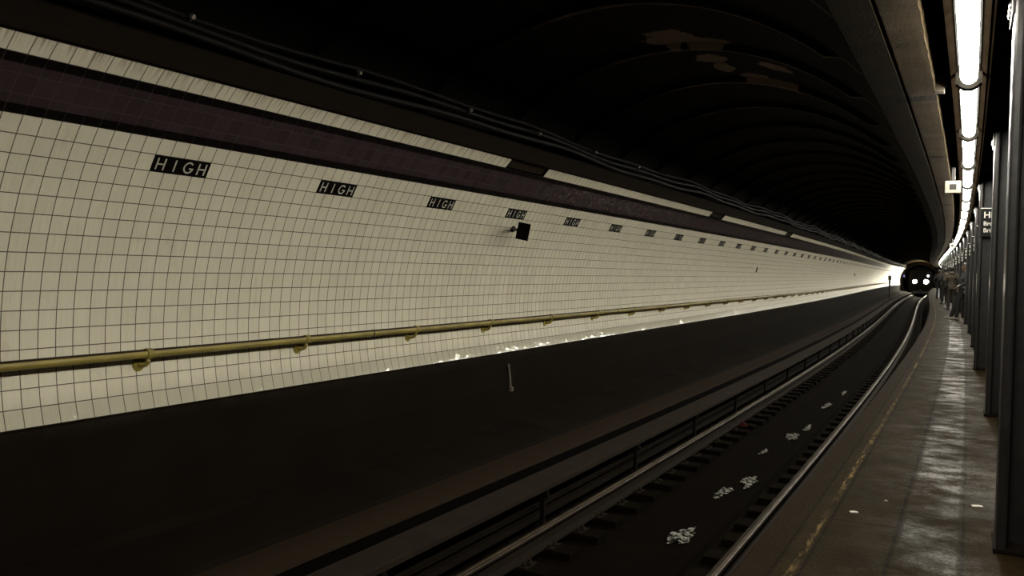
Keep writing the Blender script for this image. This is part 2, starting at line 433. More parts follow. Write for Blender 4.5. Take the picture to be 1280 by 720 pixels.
# lower wall, bench, trackbed
lw = [(base_pt[0]-.006, base_pt[1]), (base_pt[0]-.02, base_pt[1]-.02), (-2.235, .80), (-2.245, .43)]
tag(sweep('wall_lower_left', lw, S0, S1, M['plaster']), kind='structure')
rnd = random.Random(3)
jit = {}
def rubble(s, i, p):
    if i in (1, 2):
        j = jit.setdefault((round(s, 2), i), (rnd.uniform(-.02, .02), rnd.uniform(-.012, .014))); return p[0]+j[0], p[1]+j[1]
    return p
bench = [(-2.25, .43), (-2.20, .455), (-2.12, .425), (-1.62, .345), (-1.57, .315)]
tag(sweep('trim_%d' % k, bench, S0, S1, M['plaster'], ss=srange(S0, 30, .25)+srange(30, S1, 2)[1:], off=rubble, vv=[.6, .65, .7, 1.1, 1.2]), kind='structure'); k += 1
tag(sweep('trim_%d' % k, [(-1.585, .32), (-1.55, .335), (-1.31, .285), (-1.298, .265)], S0, S1, M['strip']), kind='structure'); k += 1
tag(sweep('trim_%d' % k, [(-1.298, .265), (-1.302, .25), (-1.303, -.24)], S0, S1, M['deep_black']), kind='structure'); k += 1  # curb's vertical face coloured black for the shadow gap beside the cover board
bed = [(-1.305, -.235), (-.40, -.225), (-.36, -.235), (-.28, -.30), (.0, -.315), (.28, -.31), (.40, -.235), (.46, -.225), (1.40, -.235)]
tag(sweep('floor_trackbed', bed, S0, 150, M['ground'], vv=[q[0] for q in bed]), kind='structure')
# platform
pf = [(1.40, -.26), (1.40, .68), (UE+.01, .70), (UE, .72), (UE, ZP-.008), (UE+.008, ZP), (1.60, ZP), (2.0, ZP), (2.45, ZP), (6.2, ZP)]
tag(sweep('floor', pf, S0, S1, M['platform'], vv=[.3, 1.0, 1.40, 1.44, 1.455, 1.462, 1.60, 2.0, 2.45, 6.2]), kind='structure')
tag(sweep('wall_right', [(6.2, ZP-.02), (6.2, 3.84)], S0, S1, M['ceiling']), kind='structure')
tag(sweep('ceiling_platform', [(2.053, 3.80), (6.22, 3.80)], S0, S1, M['ceiling']), kind='structure')
# edge beam between vault and platform ceiling
rj = random.Random(11)
def bj(s, i, p):
    if i in (5, 6): return p[0] + rj.uniform(-.012, .006), p[1] + (rj.uniform(-.004, .008) if i == 5 else 0)
    return p
bp = [(1.64, 3.52), (1.66, 3.425), (1.853, 3.418), (1.856, 3.455), (1.872, 3.455), (1.876, 3.42), (2.053, 3.42), (2.058, 3.50), (2.05, 3.81), (1.64, 3.81)]
def bj2(s, i, p):
    if i in (6, 7): return p[0] + rj.uniform(-.005, .003), p[1] + (rj.uniform(-.002, .005) if i == 6 else 0)
    return p
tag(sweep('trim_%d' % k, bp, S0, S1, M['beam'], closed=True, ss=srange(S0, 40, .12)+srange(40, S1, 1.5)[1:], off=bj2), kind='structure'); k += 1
tag(sweep('trim_%d' % k, [(2.42, 3.56), (2.80, 3.56), (2.80, 3.82), (2.42, 3.82)], S0, S1, M['ceiling'], closed=True), kind='structure'); k += 1
# end wall with the tunnel mouth, tunnel beyond, and the wall behind the camera's back is open station
def end_wall():
    bm = bmesh.new(); n = 48; s = S1
    cu, cz, r = -.05, 1.60, 2.02
    a, b = [], []
    for i in range(n):
        t = 2*math.pi*i/n; c, q = math.cos(t), math.sin(t)
        zz = cz + r*q
        a.append(bm.verts.new(W(s, cu + r*c, zz)))
        m = 5.0/max(abs(c), abs(q)); b.append(bm.verts.new(W(s, cu+m*c*1.3, cz+m*q)))
    for i in range(n): bm.faces.new((a[i], a[(i+1) % n], b[(i+1) % n], b[i]))
    return obj('wall_far', bm, M['ceiling'])
tag(end_wall(), kind='structure')
tn = [(-.05+2.02*math.cos(t), 1.6+2.02*math.sin(t)) for t in [2*math.pi*i/36 for i in range(37)]]
tag(sweep('wall_tunnel', tn, S1, 150, M['ceiling'], ss=srange(S1, 150, 2)), kind='structure')

# ------------------------------------------------------------------ track
def rail_pts(uc):
    o = [(-.036, 0), (.036, 0), (.038, -.03), (.01, -.045), (.009, -.125), (.065, -.14), (.065, -.155), (-.065, -.155), (-.065, -.14), (-.009, -.125), (-.01, -.045), (-.038, -.03)]
    return [(uc+a, b) for a, b in o]
def running_rail(uc, label):
    r = empty('running_rail', 0, uc, -.155); r.rotation_euler = (0, 0, 0); r.location = (0, 0, 0)
    tag(r, label, 'rail')
    pp = rail_pts(uc)
    sweep('rail_web', pp[2:], S0, 148, M['rail_rust'], r, closed=True)
    head = [(uc-.038, -.030), (uc-.037, -.012), (uc-.032, -.005), (uc-.020, -.0015), (uc, 0), (uc+.020, -.0015), (uc+.032, -.005), (uc+.037, -.012), (uc+.038, -.030)]
    sweep('rail_head', head, S0, 148, M['rail_head_dull'], r, smooth=True)
    c = uc + (.004 if uc < 0 else .012); w_ = .014 if uc < 0 else .007
    sweep('running_band', [(c-w_, .0004), (c-w_*.5, .0012), (c, .0014), (c+w_*.5, .0012), (c+w_, .0004)], S0, 148, M['rail_head'], r, smooth=True)
    return r
running_rail(-.7525, 'left shiny steel running rail, the one nearer the white tiled wall')
running_rail(.759, 'right shiny steel running rail, beside the platform edge')
# third rail with its cover board
r3 = empty('third_rail', 0, 0, 0); r3.location = (0, 0, 0); r3.rotation_euler = (0, 0, 0)
tag(r3, 'low dark power rail running under the long cover board', 'rail')
sweep('conductor', [(-1.16, .02), (-1.06, .02), (-1.06, -.02), (-1.10, -.03), (-1.10, -.10), (-1.05, -.12), (-1.17, -.12), (-1.12, -.10), (-1.12, -.03), (-1.16, -.02)], S0, S1, M['bracket_iron'], r3, closed=True)
cb = empty('cover_board', 0, 0, 0); cb.location = (0, 0, 0); cb.rotation_euler = (0, 0, 0)
tag(cb, 'long dark wooden cover board over the power rail, left of the track', 'board')
sweep('plank', [(-1.215, .225), (-1.215, .18), (-.96, .165), (-.945, .17), (-.945, .21), (-.96, .215)], S0, S1, M['board'], cb, closed=True)
BRK = [7.05 + 2.45*i for i in range(-2, 45)]
for s in BRK:
    if not 2 < s < S1: continue
    bm = bmesh.new()
    th = fr(s)[0]
    box(bm, -.02, .02, -.02, .02, -.235, .155); box(bm, -.10, .045, -.025, .025, .125, .165)
    box(bm, -.055, .055, -.055, .055, -.235, -.15); cyl(bm, (.015, 0, .12), (.055, 0, .12), .026)
    bm.transform(Matrix.Translation(W(s, -.995, 0)) @ Matrix.Rotation(th, 4, 'Z'))
    obj('bracket', bm, M['bracket_iron'], cb)
# tie blocks
def tie_proto():
    o = empty('tie_block', 6, 0, -.16)
    bm = bmesh.new(); box(bm, -.29, .29, -.115, .115, -.10, 0, .012); obj('timber', bm, M['wood'], o)
    bm = bmesh.new(); box(bm, -.13, .13, -.09, .09, 0, .006)
    obj('tie_plate', bm, M['rail_rust'], o)
    for sx in (-1, 1):
        bm = bmesh.new(); box(bm, sx*.082-.012, sx*.082+.012, -.07, -.04, .004, .03, .004); box(bm, sx*.082-.012, sx*.082+.012, .04, .07, .004, .03, .004)
        ball(bm, (sx*.11, 0, .012), .022, 8)
        obj('rail_clip', bm, M['rail_rust'], o)
    return o
proto = tie_proto(); first = True
NT_ = 115
for side, u, txt in ((0, -.7525, 'left'), (1, .759, 'right')):
    for i in range(NT_):
        s = 3.40 + .53*i
        o = proto if first else copy_tree(proto); first = False
        place(o, s, u + rnd.uniform(-.02, .02), -.161)
        tag(o, 'dark wooden tie block under the %s rail, %s from the camera' % (txt, nth(i+1)), 'railroad tie', 'tie blocks under the %s rail' % txt)
bm = bmesh.new()
for i in range(NT_, int((S1-3.4)/.53)):
    s = 3.4+.53*i
    for u in (-.7525, .759):
        b2 = bmesh.new(); box(b2, -.29, .29, -.115, .115, -.10, 0); b2.transform(Matrix.Translation(W(s, u, -.161)) @ Matrix.Rotation(fr(s)[0], 4, 'Z'))
        me = bpy.data.meshes.new('t'); b2.to_mesh(me); b2.free(); bm.from_mesh(me); bpy.data.meshes.remove(me)
tag(obj('tie_block', bm, M['wood']), 'far dark wooden tie blocks under both rails near the train', 'railroad ties', kind='stuff')
# puddles in the drain between the tie blocks
PUD = [(18.69, .445, .50, .05, 'narrow bright puddle between the rails, farthest from the camera'),
       (18.02, .277, .45, .07, 'bright puddle between the rails, second farthest'),
       (16.18, .215, .60, .08, 'long bright puddle between the rails, third farthest'),
       (13.62, .261, .42, .07, 'small bright puddle between the rails, fourth farthest'),
       (12.80, .20, .50, .12, 'wide broken puddle between the rails, fifth farthest'),
       (11.45, .051, .30, .06, 'dim puddle between the rails, sixth farthest'),
       (9.60, .251, .42, .12, 'forked bright puddle between the rails, third nearest'),
       (9.05, .129, .40, .10, 'pale dim puddle between the rails, second nearest the camera'),
       (7.35, .20, .45, .14, 'bright shallow puddle between the rails, nearest the camera')]
for s, u, ls, lu, lab in PUD:
    s, u = s*1.07, 2.33-(2.33-u)*1.07
    pr = random.Random(int(s*100)); bm = bmesh.new(); n = 72; ring = []
    fq = [(k3, pr.uniform(0, 6.3), pr.uniform(.5, 1)/k3**.6) for k3 in (1, 2, 3, 5, 7, 11, 17)]
    for i in range(n):
        t = 2*math.pi*i/n; q = max(.12, .66 + .26*sum(a3*math.sin(k3*t+p3) for k3, p3, a3 in fq))
        ring.append(bm.verts.new((max(-.27-u, min(.27-u, q*lu*.95*math.cos(t))), q*ls*1.0*math.sin(t), 0)))
    bm.faces.new(ring)
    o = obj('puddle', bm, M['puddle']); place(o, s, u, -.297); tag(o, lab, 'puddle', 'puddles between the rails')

# ------------------------------------------------------------------ handrail
hr = empty('handrail', 0, 0, 0); hr.location = (0, 0, 0); hr.rotation_euler = (0, 0, 0)
tag(hr, 'long yellow pipe handrail along the white tiled wall', 'handrail')
HU, HZ = -2.195, 1.541
bm = bmesh.new(); polyline_tube(bm, [W(s, HU, HZ) for s in steps(S0, S1-2)], .027, 14); obj('pipe', bm, M['brass'], hr, True)
tp = [(HU+.0285*math.cos(t), HZ+.0285*math.sin(t)) for t in [math.radians(a) for a in (40, 65, 90, 115, 140, 165)]]  # dark brown strip laid over the pipe's upper side
o = sweep('dark_top', tp, S0, S1-2, M['dark_brown'], hr, smooth=True); o['label'] = 'dark upper side of the pipe'
def bracket_bm():
    bm = bmesh.new()
    cyl(bm, (-.102, 0, -.075), (-.082, 0, -.078), .042, n=16)                # wall flange
    polyline_tube(bm, [(-.09, 0, -.075), (-.05, 0, -.080), (-.015, 0, -.068), (0, 0, -.045), (0, 0, -.02)], .013, 8)
    cyl(bm, (0, -.022, 0), (0, .022, 0), .034, n=14)                           # saddle collar
    return bm
b0 = obj('bracket', bracket_bm(), M['brass'], hr); mesh = b0.data
bs = [3.795, 5.265, 6.775, 8.20, 9.75, 11.29, 12.80] + [14.33+1.508*i for i in range(68)]
for i, s in enumerate(x for x in bs if x < S1-3):
    o = b0 if i == 0 else put(b0.copy(), hr)
    o.location = W(s, HU, HZ); o.rotation_euler = (0, 0, fr(s)[0])
for s in (6.10, 12.0, 18.0, 24.1):
    bm = bmesh.new(); polyline_tube(bm, [W(s-.006, HU, HZ), W(s+.006, HU, HZ)], .0295, 14); obj('joint', bm, M['dark_brown'], hr)

# ------------------------------------------------------------------ HIGH name plaques
LH = .0006
def letter_H(bm, x):
    for dx in (-.027, .027): box(bm, x+dx-.0052, x+dx+.0052, -.038, .038, 0, LH)
    box(bm, x-.022, x+.022, -.0048, .0048, 0, LH)
def letter_I(bm, x): box(bm, x-.0052, x+.0052, -.038, .038, 0, LH)
def letter_G(bm, x):
    n = 22; a0, a1 = math.radians(42), math.radians(345); R1, R0 = .039, .0285
    A, B = [], []
    for i in range(n+1):
        t = a0+(a1-a0)*i/n
        A.append(bm.verts.new((x+R1*math.cos(t), R1*math.sin(t), LH))); B.append(bm.verts.new((x+R0*math.cos(t), R0*math.sin(t), LH)))
    for i in range(n): bm.faces.new((A[i], A[i+1], B[i+1], B[i]))
    box(bm, x+.006, x+.039, -.011, -.001, 0, LH)
def plaque_proto():
    o = bpy.data.objects.new('name_plaque', None); put(o)
    bm = bmesh.new(); box(bm, -2*TC, 2*TC, -TR/2, TR/2, -.012, .005, .001); obj('tile_panel', bm, M['black_tile'], o)
    for j, f in enumerate((letter_H, letter_I, letter_G, letter_H)):
        bm = bmesh.new(); f(bm, (j-1.5)*TC*.98); bmesh.ops.translate(bm, verts=bm.verts[:], vec=(0, 0, .0051))
        x = obj('letter', bm, M['letter'], o)
        x['label'] = 'cream letter ' + 'HIGH'[j]
    return o
pp = plaque_proto()
phi = PHI0 - 1.5*TR/RT
n_pl = int((S1 - TS0)/(14*TC))
for i in range(n_pl):
    o = pp if i == 0 else copy_tree(pp)
    s = TS0 + (14*i+2)*TC; th = fr(s)[0]
    u, z = prof(1.5, RT)
    # local x along +s, local y up along the wall, local z out of the wall
    X = Vector((-math.sin(th), math.cos(th), 0)); lat = Vector((math.cos(th), math.sin(th), 0))
    Zv = lat*math.cos(phi) + Vector((0, 0, -math.sin(phi))); Yv = Zv.cross(X)
    mt = Matrix((X, Yv, Zv)).transposed().to_4x4(); mt.translation = W(s, u, z)
    o.matrix_world = mt
    tag(o, 'black wall plaque reading HIGH in cream letters, %s from the left' % nth(i+1), 'wall sign', 'HIGH plaques along the tiled wall')

# ------------------------------------------------------------------ things on the left wall
o = empty('wall_speaker', 8.29, -1.88, 2.51)
tag(o, 'black box speaker on a short arm, on white tile below the fourth plaque', 'speaker')
bm = bmesh.new(); box(bm, -.066, .066, -.05, .05, -.088, .088, .006); b = obj('housing', bm, M['deep_black'], o); b.rotation_euler = (0, R_(11), R_(27))
bm = bmesh.new(); polyline_tube(bm, [(-.03, .03, 0), (-.14, .12, .025), (-.24, .20, .04)], .013, 8); obj('arm', bm, M['black'], o)
bm = bmesh.new(); cyl(bm, (-.22, .20, .035), (-.275, .21, .055), .036); obj('mount', bm, M['dark_brown'], o)
o = empty('conduit_stub', 8.76, -2.23, .75)
tag(o, 'short pale vertical pipe stub on the dark lower wall', 'pipe')
bm = bmesh.new(); polyline_tube(bm, [(0, 0, .02), (.0, -.02, .16), (-.012, -.04, .30)], .014, 8); obj('pipe', bm, M['stub'], o)
bm = bmesh.new(); box(bm, -.02, .03, -.022, .022, -.01, .04, .005); obj('foot', bm, M['stub'], o)
for s, z, lab in ((21.95, 2.24, 'small dark slanted mark on the white tile, nearer of two'), (51.0, 2.19, 'small dark mark on the far white tile, farther of two')):
    bm = bmesh.new(); box(bm, -.012, .012, -.06, .06, -.07, .07, .004); box(bm, .0, .03, -.02, .02, -.02, .09, .004)
    o = obj('wall_mark', bm, M['dark_brown']); place(o, s, prof(7)[0]+.012, z); o.rotation_euler.x = .3; tag(o, lab, 'wall plate')  # dark marks on the tile, added as small raised shapes
o = empty('signal_post', 78, -1.40, .28)
tag(o, 'thin dark upright post beside the far track, before the bright wall end', 'post')
bm = bmesh.new(); cyl(bm, (0, 0, 0), (0, 0, 1.95), .075, n=10); obj('pole', bm, M['black'], o)
bm = bmesh.new(); box(bm, -.13, .13, -.10, .10, 1.55, 1.95, .02); obj('cap_box', bm, M['black'], o)
bm = bmesh.new(); box(bm, -.14, .14, -.14, .14, 0, .05); obj('base', bm, M['black'], o)
o = empty('blue_lamp', 117.5, -1.85, 2.25)
tag(o, 'tiny blue lamp on the wall beside the tunnel mouth', 'lamp')
bm = bmesh.new(); box(bm, -.10, .10, .02, .15, -.16, .18, .02); obj('housing', bm, M['black'], o)
bm = bmesh.new(); ball(bm, (0, 0, 0), .06, 10); obj('bulb', bm, M['blue'], o)
# cables above the fascia
cab = [(-1.615, 3.395, .022, 'lower black cable running above the white top tile row'), (-1.60, 3.455, .020, 'middle black cable running above the white top tile row'), (-1.585, 3.505, .016, 'upper thin black cable running below the dark vault')]
for i, (u, z, r, lab) in enumerate(cab):
    bm = bmesh.new()
    polyline_tube(bm, [W(s, u + .012*math.sin(s*1.1+i), z + .022*math.sin(s*.95+i*.5) + .012*math.sin(s*2.3+i)) for s in srange(S0, 60, .3)+srange(60, S1-.3, 2)[1:]], r, 8)
    tag(obj('cable', bm, M['cable'], smooth=True), lab, 'cable', 'cables above the tiles')
for i, s in enumerate((3.50, 5.0, 6.55, 7.92, 9.4, 10.9)):
    o = empty('cable_clip', s, -1.545, 3.47)
    tag(o, 'small shiny cable clip on the dark upper wall, %s from the left' % nth(i+1), 'clip', 'cable clips')
    bm = bmesh.new(); box(bm, -.02, .0, -.010, .010, -.03, .02, .003); obj('strap', bm, M['cable'], o)
    bm = bmesh.new(); cyl(bm, (0, 0, .005), (.024, 0, -.006), .014, n=8); obj('bolt', bm, M['chrome'], o)

# ------------------------------------------------------------------ platform lights
LU, LZ = 2.262, 3.42
lc = empty('light_channel', 0, 0, 0); lc.location = (0, 0, 0); lc.rotation_euler = (0, 0, 0)
tag(lc, 'long grimy metal trough holding the row of fluorescent tubes', 'light fixture')
sweep('trough', [(LU-.062, 3.445), (LU-.066, 3.52), (LU+.066, 3.52), (LU+.062, 3.445), (LU+.066, 3.53), (LU-.066, 3.53)], S0, S1, M['fixture_dark'], lc, closed=True, ss=steps(S0, S1-.4))
sweep('flange', [(LU-.105, 3.425), (LU-.068, 3.455), (LU-.066, 3.53), (LU-.110, 3.53)], S0, S1-.4, M['fixture'], lc, closed=True)
sweep('flange', [(LU+.068, 3.455), (LU+.100, 3.425), (LU+.105, 3.53), (LU+.066, 3.53)], S0, S1-.4, M['fixture'], lc, closed=True)
bm = bmesh.new(); polyline_tube(bm, [W(s, LU+.122, 3.43) for s in steps(S0, S1-.4)], .009, 8)
tag(obj('conduit', bm, M['fixture'], smooth=True), 'thin bright conduit along the right side of the light trough', 'conduit')
for s in srange(3.0, S1-1, 2.39):
    pass
def light_proto():
    o = empty('fluorescent_light', 5, LU, LZ); L = 2.39
    bm = bmesh.new(); cyl(bm, (0, -L/2+.03, 0), (0, L/2-.03, 0), .050, n=20); obj('tube', bm, M['tube'], o, True)
    bm = bmesh.new()                                                    # U-shaped end clip
    prev = None
    ring = []
    for i in range(13):
        t = math.radians(197 + 146*i/12)
        ring.append([(math.cos(t)*rr, y, math.sin(t)*rr) for rr, y in ((.0505, -.05), (.080, -.05), (.080, .05), (.0505, .05))])
    vs = [[bm.verts.new(q) for q in r] for r in ring]
    for A, B in zip(vs, vs[1:]):
        for k2 in range(4): bm.faces.new((A[k2], A[(k2+1) % 4], B[(k2+1) % 4], B[k2]))
    bm.faces.new(vs[0]); bm.faces.new(vs[-1][::-1])
    for sx in (-1, 1): box(bm, sx*.053-.023, sx*.053+.023, -.05, .05, -.047, .075)
    bm.transform(Matrix.Translation((0, L/2, 0)))
    obj('end_clip', bm, M['socket'], o)
    return o
lp = light_proto()
i0 = -2
for j, i in enumerate(range(i0, 47)):
    s = 6.405 - 1.195 + 2.39*i
    if s > S1-1.3: break
    o = lp if j == 0 else copy_tree(lp)
    place(o, s, LU - .0011*max(0, s-5) if s < 20 else LU-.017, LZ)
    if i < 0: lab = 'glowing fluorescent tube overhead at the platform edge, %s' % ('just above the camera' if i == -1 else 'just behind the camera')
    else: lab = 'glowing white fluorescent tube over the platform, %s in line from the camera' % nth(i+1)
    tag(o, lab, 'fluorescent light', 'fluorescent tubes over the platform')
# little white boxes hanging from the beam
for s, lab in ((11.6, 'white square box with dark opening hanging beside the lights, nearer one'), (32.5, 'white square box with dark opening hanging beside the lights, farther one')):
    o = empty('ceiling_box', s, 2.105, 3.20); tag(o, lab, 'box', 'white boxes beside the lights')
    bm = bmesh.new(); box(bm, -.085, .085, 0, .14, -.072, .072, .008); obj('housing', bm, M['white_metal'], o)
    bm = bmesh.new(); box(bm, -.036, .036, -.004, .01, -.030, .034, .004); obj('opening', bm, M['black'], o)
    bm = bmesh.new(); box(bm, -.018, .018, .05, .09, .07, .235); obj('stem', bm, M['dark_steel'], o)
for s, lab in ((3.72, 'small metal clip on the right edge of the beam, nearer one'), (6.86, 'small metal clip on the right edge of the beam, second')):
    bm = bmesh.new(); box(bm, -.03, .035, -.05, .05, -.02, .09, .006); box(bm, .035, .05, -.02, .02, .02, .05, .004)
    o = obj('beam_clip', bm, M['clip_metal']); place(o, s, 2.075, 3.44); tag(o, lab, 'clip')

# ------------------------------------------------------------------ columns and their signs
def column_proto():
    o = empty('platform_column', 5, 2.45, ZP); H = 3.56-ZP
    def fl(x0):
        bm = bmesh.new(); box(bm, x0, x0+.045, 0, .30, 0, H, .012); return bm
    obj('flange', fl(0), M['column'], o); obj('flange', fl(.255), M['column'], o)
    bm = bmesh.new(); box(bm, .04, .26, .135, .165, 0, H); obj('web', bm, M['column'], o)
    bm = bmesh.new(); box(bm, -.012, .312, -.012, .312, 0, .022, .005); obj('base_plate', bm, M['bracket_iron'], o)
    bm = bmesh.new(); box(bm, -.012, .0, .0, .30, H-.22, H, .003); g = obj('gusset', bm, M['column'], o)
    for a in (.06, .15, .24):
        for b in (.05, .15):
            bm = bmesh.new(); ball(bm, (-.012, a, H-.02-b), .02, 10, (.7, 1, 1)); obj('rivet', bm, M['column'], g, True)
    return o
cp = column_proto()
CS = [4.62 + 4.55*i for i in range(25)]
for i, s in enumerate(CS):
    if s > S1-1: break
    o = cp if i == 0 else copy_tree(cp)
    place(o, s, (2.455, 2.472, 2.41)[i] if i < 3 else 2.42, ZP)
    tag(o, 'black riveted steel platform column, %s' % ('nearest the camera' if i == 0 else nth(i+1) + ' from the camera'), 'column', 'platform columns')
def text_bm(txt, size):
    cu = bpy.data.curves.new('t', 'FONT'); cu.body = txt; cu.size = size; cu.extrude = .002; cu.offset = size*.012
    ob = bpy.data.objects.new('t', cu); C.objects.link(ob)
    dg = bpy.context.evaluated_depsgraph_get(); me = bpy.data.meshes.new_from_object(ob.evaluated_get(dg))
    bm = bmesh.new(); bm.from_mesh(me); bpy.data.objects.remove(ob); bpy.data.curves.remove(cu); bpy.data.meshes.remove(me)
    return bm
def sign_proto():
    o = empty('station_sign', 13, 2.5, 2.7)
    bm = bmesh.new(); box(bm, 0, .34, -.012, 0, -.20, .20, .004); obj('panel', bm, M['sign_black'], o)
    bm = bmesh.new(); box(bm, .0, .34, -.0145, -.012, .188, .196); obj('top_line', bm, M['sign_white'], o)
    for t, sz, x, z in (('High St', .118, .035, .062), ('Brooklyn', .078, .035, -.042), ('Bridge', .078, .035, -.135)):
        bm = text_bm(t, sz)
        bm.transform(Matrix.Translation((x, -.013, z)) @ Matrix.Rotation(math.pi/2, 4, 'X')); obj('lettering', bm, M['sign_white'], o)
    return o
sp = sign_proto()
for j, i in enumerate(range(2, 25)):
    s = CS[i]
    if s > S1-1: break
    o = sp if j == 0 else copy_tree(sp)
    place(o, s-.022, 2.43 if i == 2 else 2.44, 2.90)
    tag(o, 'black sign with white station name on a platform column, %s from the camera' % nth(j+1), 'station sign', 'station name signs on the columns')

# ------------------------------------------------------------------ litter
for s, u, sx, lab in ((5.0, 1.80, .012, 'tiny white paper scrap on the platform near the seam'), (5.51, 2.385, .016, 'small white paper scrap on the platform left of the nearest column'), (5.35, 1.93, .005, 'tiny pale gum speck on the platform, leftmost near the seam')):
    bm = bmesh.new(); box(bm, -sx*1.6, sx*1.6, -sx, sx, 0, .003); box(bm, -sx, sx*.6, -sx*.8, sx*.5, .002, .006)
    o = obj('paper_scrap', bm, M['paper']); place(o, s, u, ZP+.001, .4); tag(o, lab, 'litter')
bm = bmesh.new(); box(bm, -.05, .05, -.03, .03, 0, .05, .01); box(bm, -.03, .02, -.02, .02, .05, .07, .006)
o = obj('rail_tag', bm, M['rust_red']); place(o, 13.2, -.60, -.16); tag(o, 'small reddish metal block beside the left rail', 'metal block')

# ------------------------------------------------------------------ train
def train():
    s = 118.7
    o = empty('subway_train', s, 0.02, 0); tag(o, 'dark subway train with two bright headlights in the far tunnel mouth', 'train')
    def shell(y0, y1):
        bm = bmesh.new(); pts = []
        for x, z in ((-1.36, .35), (-1.40, 1.2), (-1.38, 2.3), (-1.30, 2.75), (-1.05, 3.1), (-.6, 3.28), (0, 3.33)): pts.append((x, z))
        full = pts + [(-x, z) for x, z in pts[::-1][1:]]
        A = [bm.verts.new((x, y0, z)) for x, z in full]; B = [bm.verts.new((x, y1, z)) for x, z in full]; n = len(full)
        for i in range(n): bm.faces.new((A[i], A[(i+1) % n], B[(i+1) % n], B[i]))
        bm.faces.new(A); bm.faces.new(B[::-1]); return bm
    obj('body', shell(0, 18), M['train'], o)
    bm = bmesh.new(); box(bm, -.36, .36, -.03, .01, .6, 2.75, .02); d = obj('front_door', bm, M['train'], o)
    bm = bmesh.new(); box(bm, -.24, .24, -.045, -.02, 1.7, 2.5, .02); obj('door_window', bm, M['glass'], d)
    for sx in (-1, 1):
        bm = bmesh.new(); box(bm, sx*.86-.36, sx*.86+.36, -.03, .01, 1.65, 2.5, .03); obj('windshield', bm, M['glass'], o)
        bm = bmesh.new(); cyl(bm, (sx*.62-.03, -.06, 1.60), (sx*.62-.03, .02, 1.60), .21 + .03*(sx > 0), n=20); obj('headlight', bm, M['headlight'], o)
        bm = bmesh.new(); box(bm, sx*.9-.3, sx*.9+.3, -.03, .01, 2.62, 2.80, .02); obj('route_sign', bm, M['glass'], o)
    bm = bmesh.new(); cyl(bm, (.80, -.05, 2.32), (.80, .02, 2.32), .11, n=14); obj('marker_light', bm, M['marker'], o)
    bm = bmesh.new(); box(bm, -.9, .9, -.02, .2, .12, .42, .03); obj('pilot', bm, M['dark_steel'], o)
    bm = bmesh.new(); box(bm, -.14, .14, -.35, .05, .38, .62, .04); obj('coupler', bm, M['dark_steel'], o)
    for y in (2.2, 4.2, 13.8, 15.8):
        bm = bmesh.new(); cyl(bm, (-.80, y, .43), (-.68, y, .43), .42, n=24); cyl(bm, (.68, y, .43), (.80, y, .43), .42, n=24); cyl(bm, (-.7, y, .43), (.7, y, .43), .08)
        obj('wheelset', bm, M['dark_steel'], o)
train()
for sx in (-.65, .62):
    l = bpy.data.lights.new('headlight_beam', 'SPOT'); l.energy = 750; l.spot_size = R_(165); l.spot_blend = .3; l.shadow_soft_size = .2; l.color = (1, .93, .70)
    o = bpy.data.objects.new('headlight_beam', l); put(o)
    o.location = W(118.45, sx, 1.62); th = fr(121)[0]
    o.rotation_euler = (R_(90), 0, th + math.pi)

# ------------------------------------------------------------------ people
def capsule(bm, a, b, ra, rb, sa=(1, 1, 1), sb=(1, 1, 1)):
    vs = []
    for c, r, sc in ((a, ra, sa), (b, rb, sb)):
        g = bmesh.ops.create_uvsphere(bm, u_segments=12, v_segments=8, radius=r, matrix=Matrix.Translation(c) @ Matrix.Diagonal((*sc, 1)))
        vs += g['verts']
    h = bmesh.ops.convex_hull(bm, input=vs)
    kill = [x for x in h['geom_interior'] + h['geom_unused'] if isinstance(x, bmesh.types.BMVert)]
    bmesh.ops.delete(bm, geom=list(set(kill)), context='VERTS')
def fuse(name, bm, mat, parent, voxel=.012, smooth=4):
    me = bpy.data.meshes.new(name); bm.to_mesh(me); bm.free()
    t = bpy.data.objects.new('t', me); C.objects.link(t)
    m = t.modifiers.new('r', 'REMESH'); m.mode = 'VOXEL'; m.voxel_size = voxel
    m2 = t.modifiers.new('s', 'SMOOTH'); m2.iterations = smooth; m2.factor = .5
    dg = bpy.context.evaluated_depsgraph_get(); out = bpy.data.meshes.new_from_object(t.evaluated_get(dg))
    bpy.data.objects.remove(t); bpy.data.meshes.remove(me)
    out.name = name; out.materials.clear(); out.materials.append(mat)
    for p in out.polygons: p.use_smooth = True
    return put(bpy.data.objects.new(name, out), parent)
def limb(bm, pts, rs):
    for (a, b), (ra, rb) in zip(zip(pts, pts[1:]), zip(rs, rs[1:])): capsule(bm, a, b, ra, rb)
SKIN = plain('skin', (.085, .048, .030), .6, var=.08)
def hand(bm, wrist, d, side):
    w = Vector(wrist); d = Vector(d).normalized()
    fwd = Vector((0, 1, 0)) - d*d.y; fwd.normalize(); n = d.cross(fwd)
    palm = w + d*.085
    capsule(bm, w + d*.02, palm, .026, .030, (1, 1, 1), (1, 1, 1))
    for i, L in enumerate((.070, .080, .075, .058)):
        b = palm + fwd*(.024 - .016*i) + d*.012
        m = b + d*L*.5 + n*side*.006; e = m + d*L*.45 + n*side*.02
        limb(bm, [b, m, e], [.0095, .009, .0075])
    b = w + d*.035 + fwd*.022; m = b + d*.03 + fwd*.022; limb(bm, [b, m, m + d*.03], [.012, .010, .008])
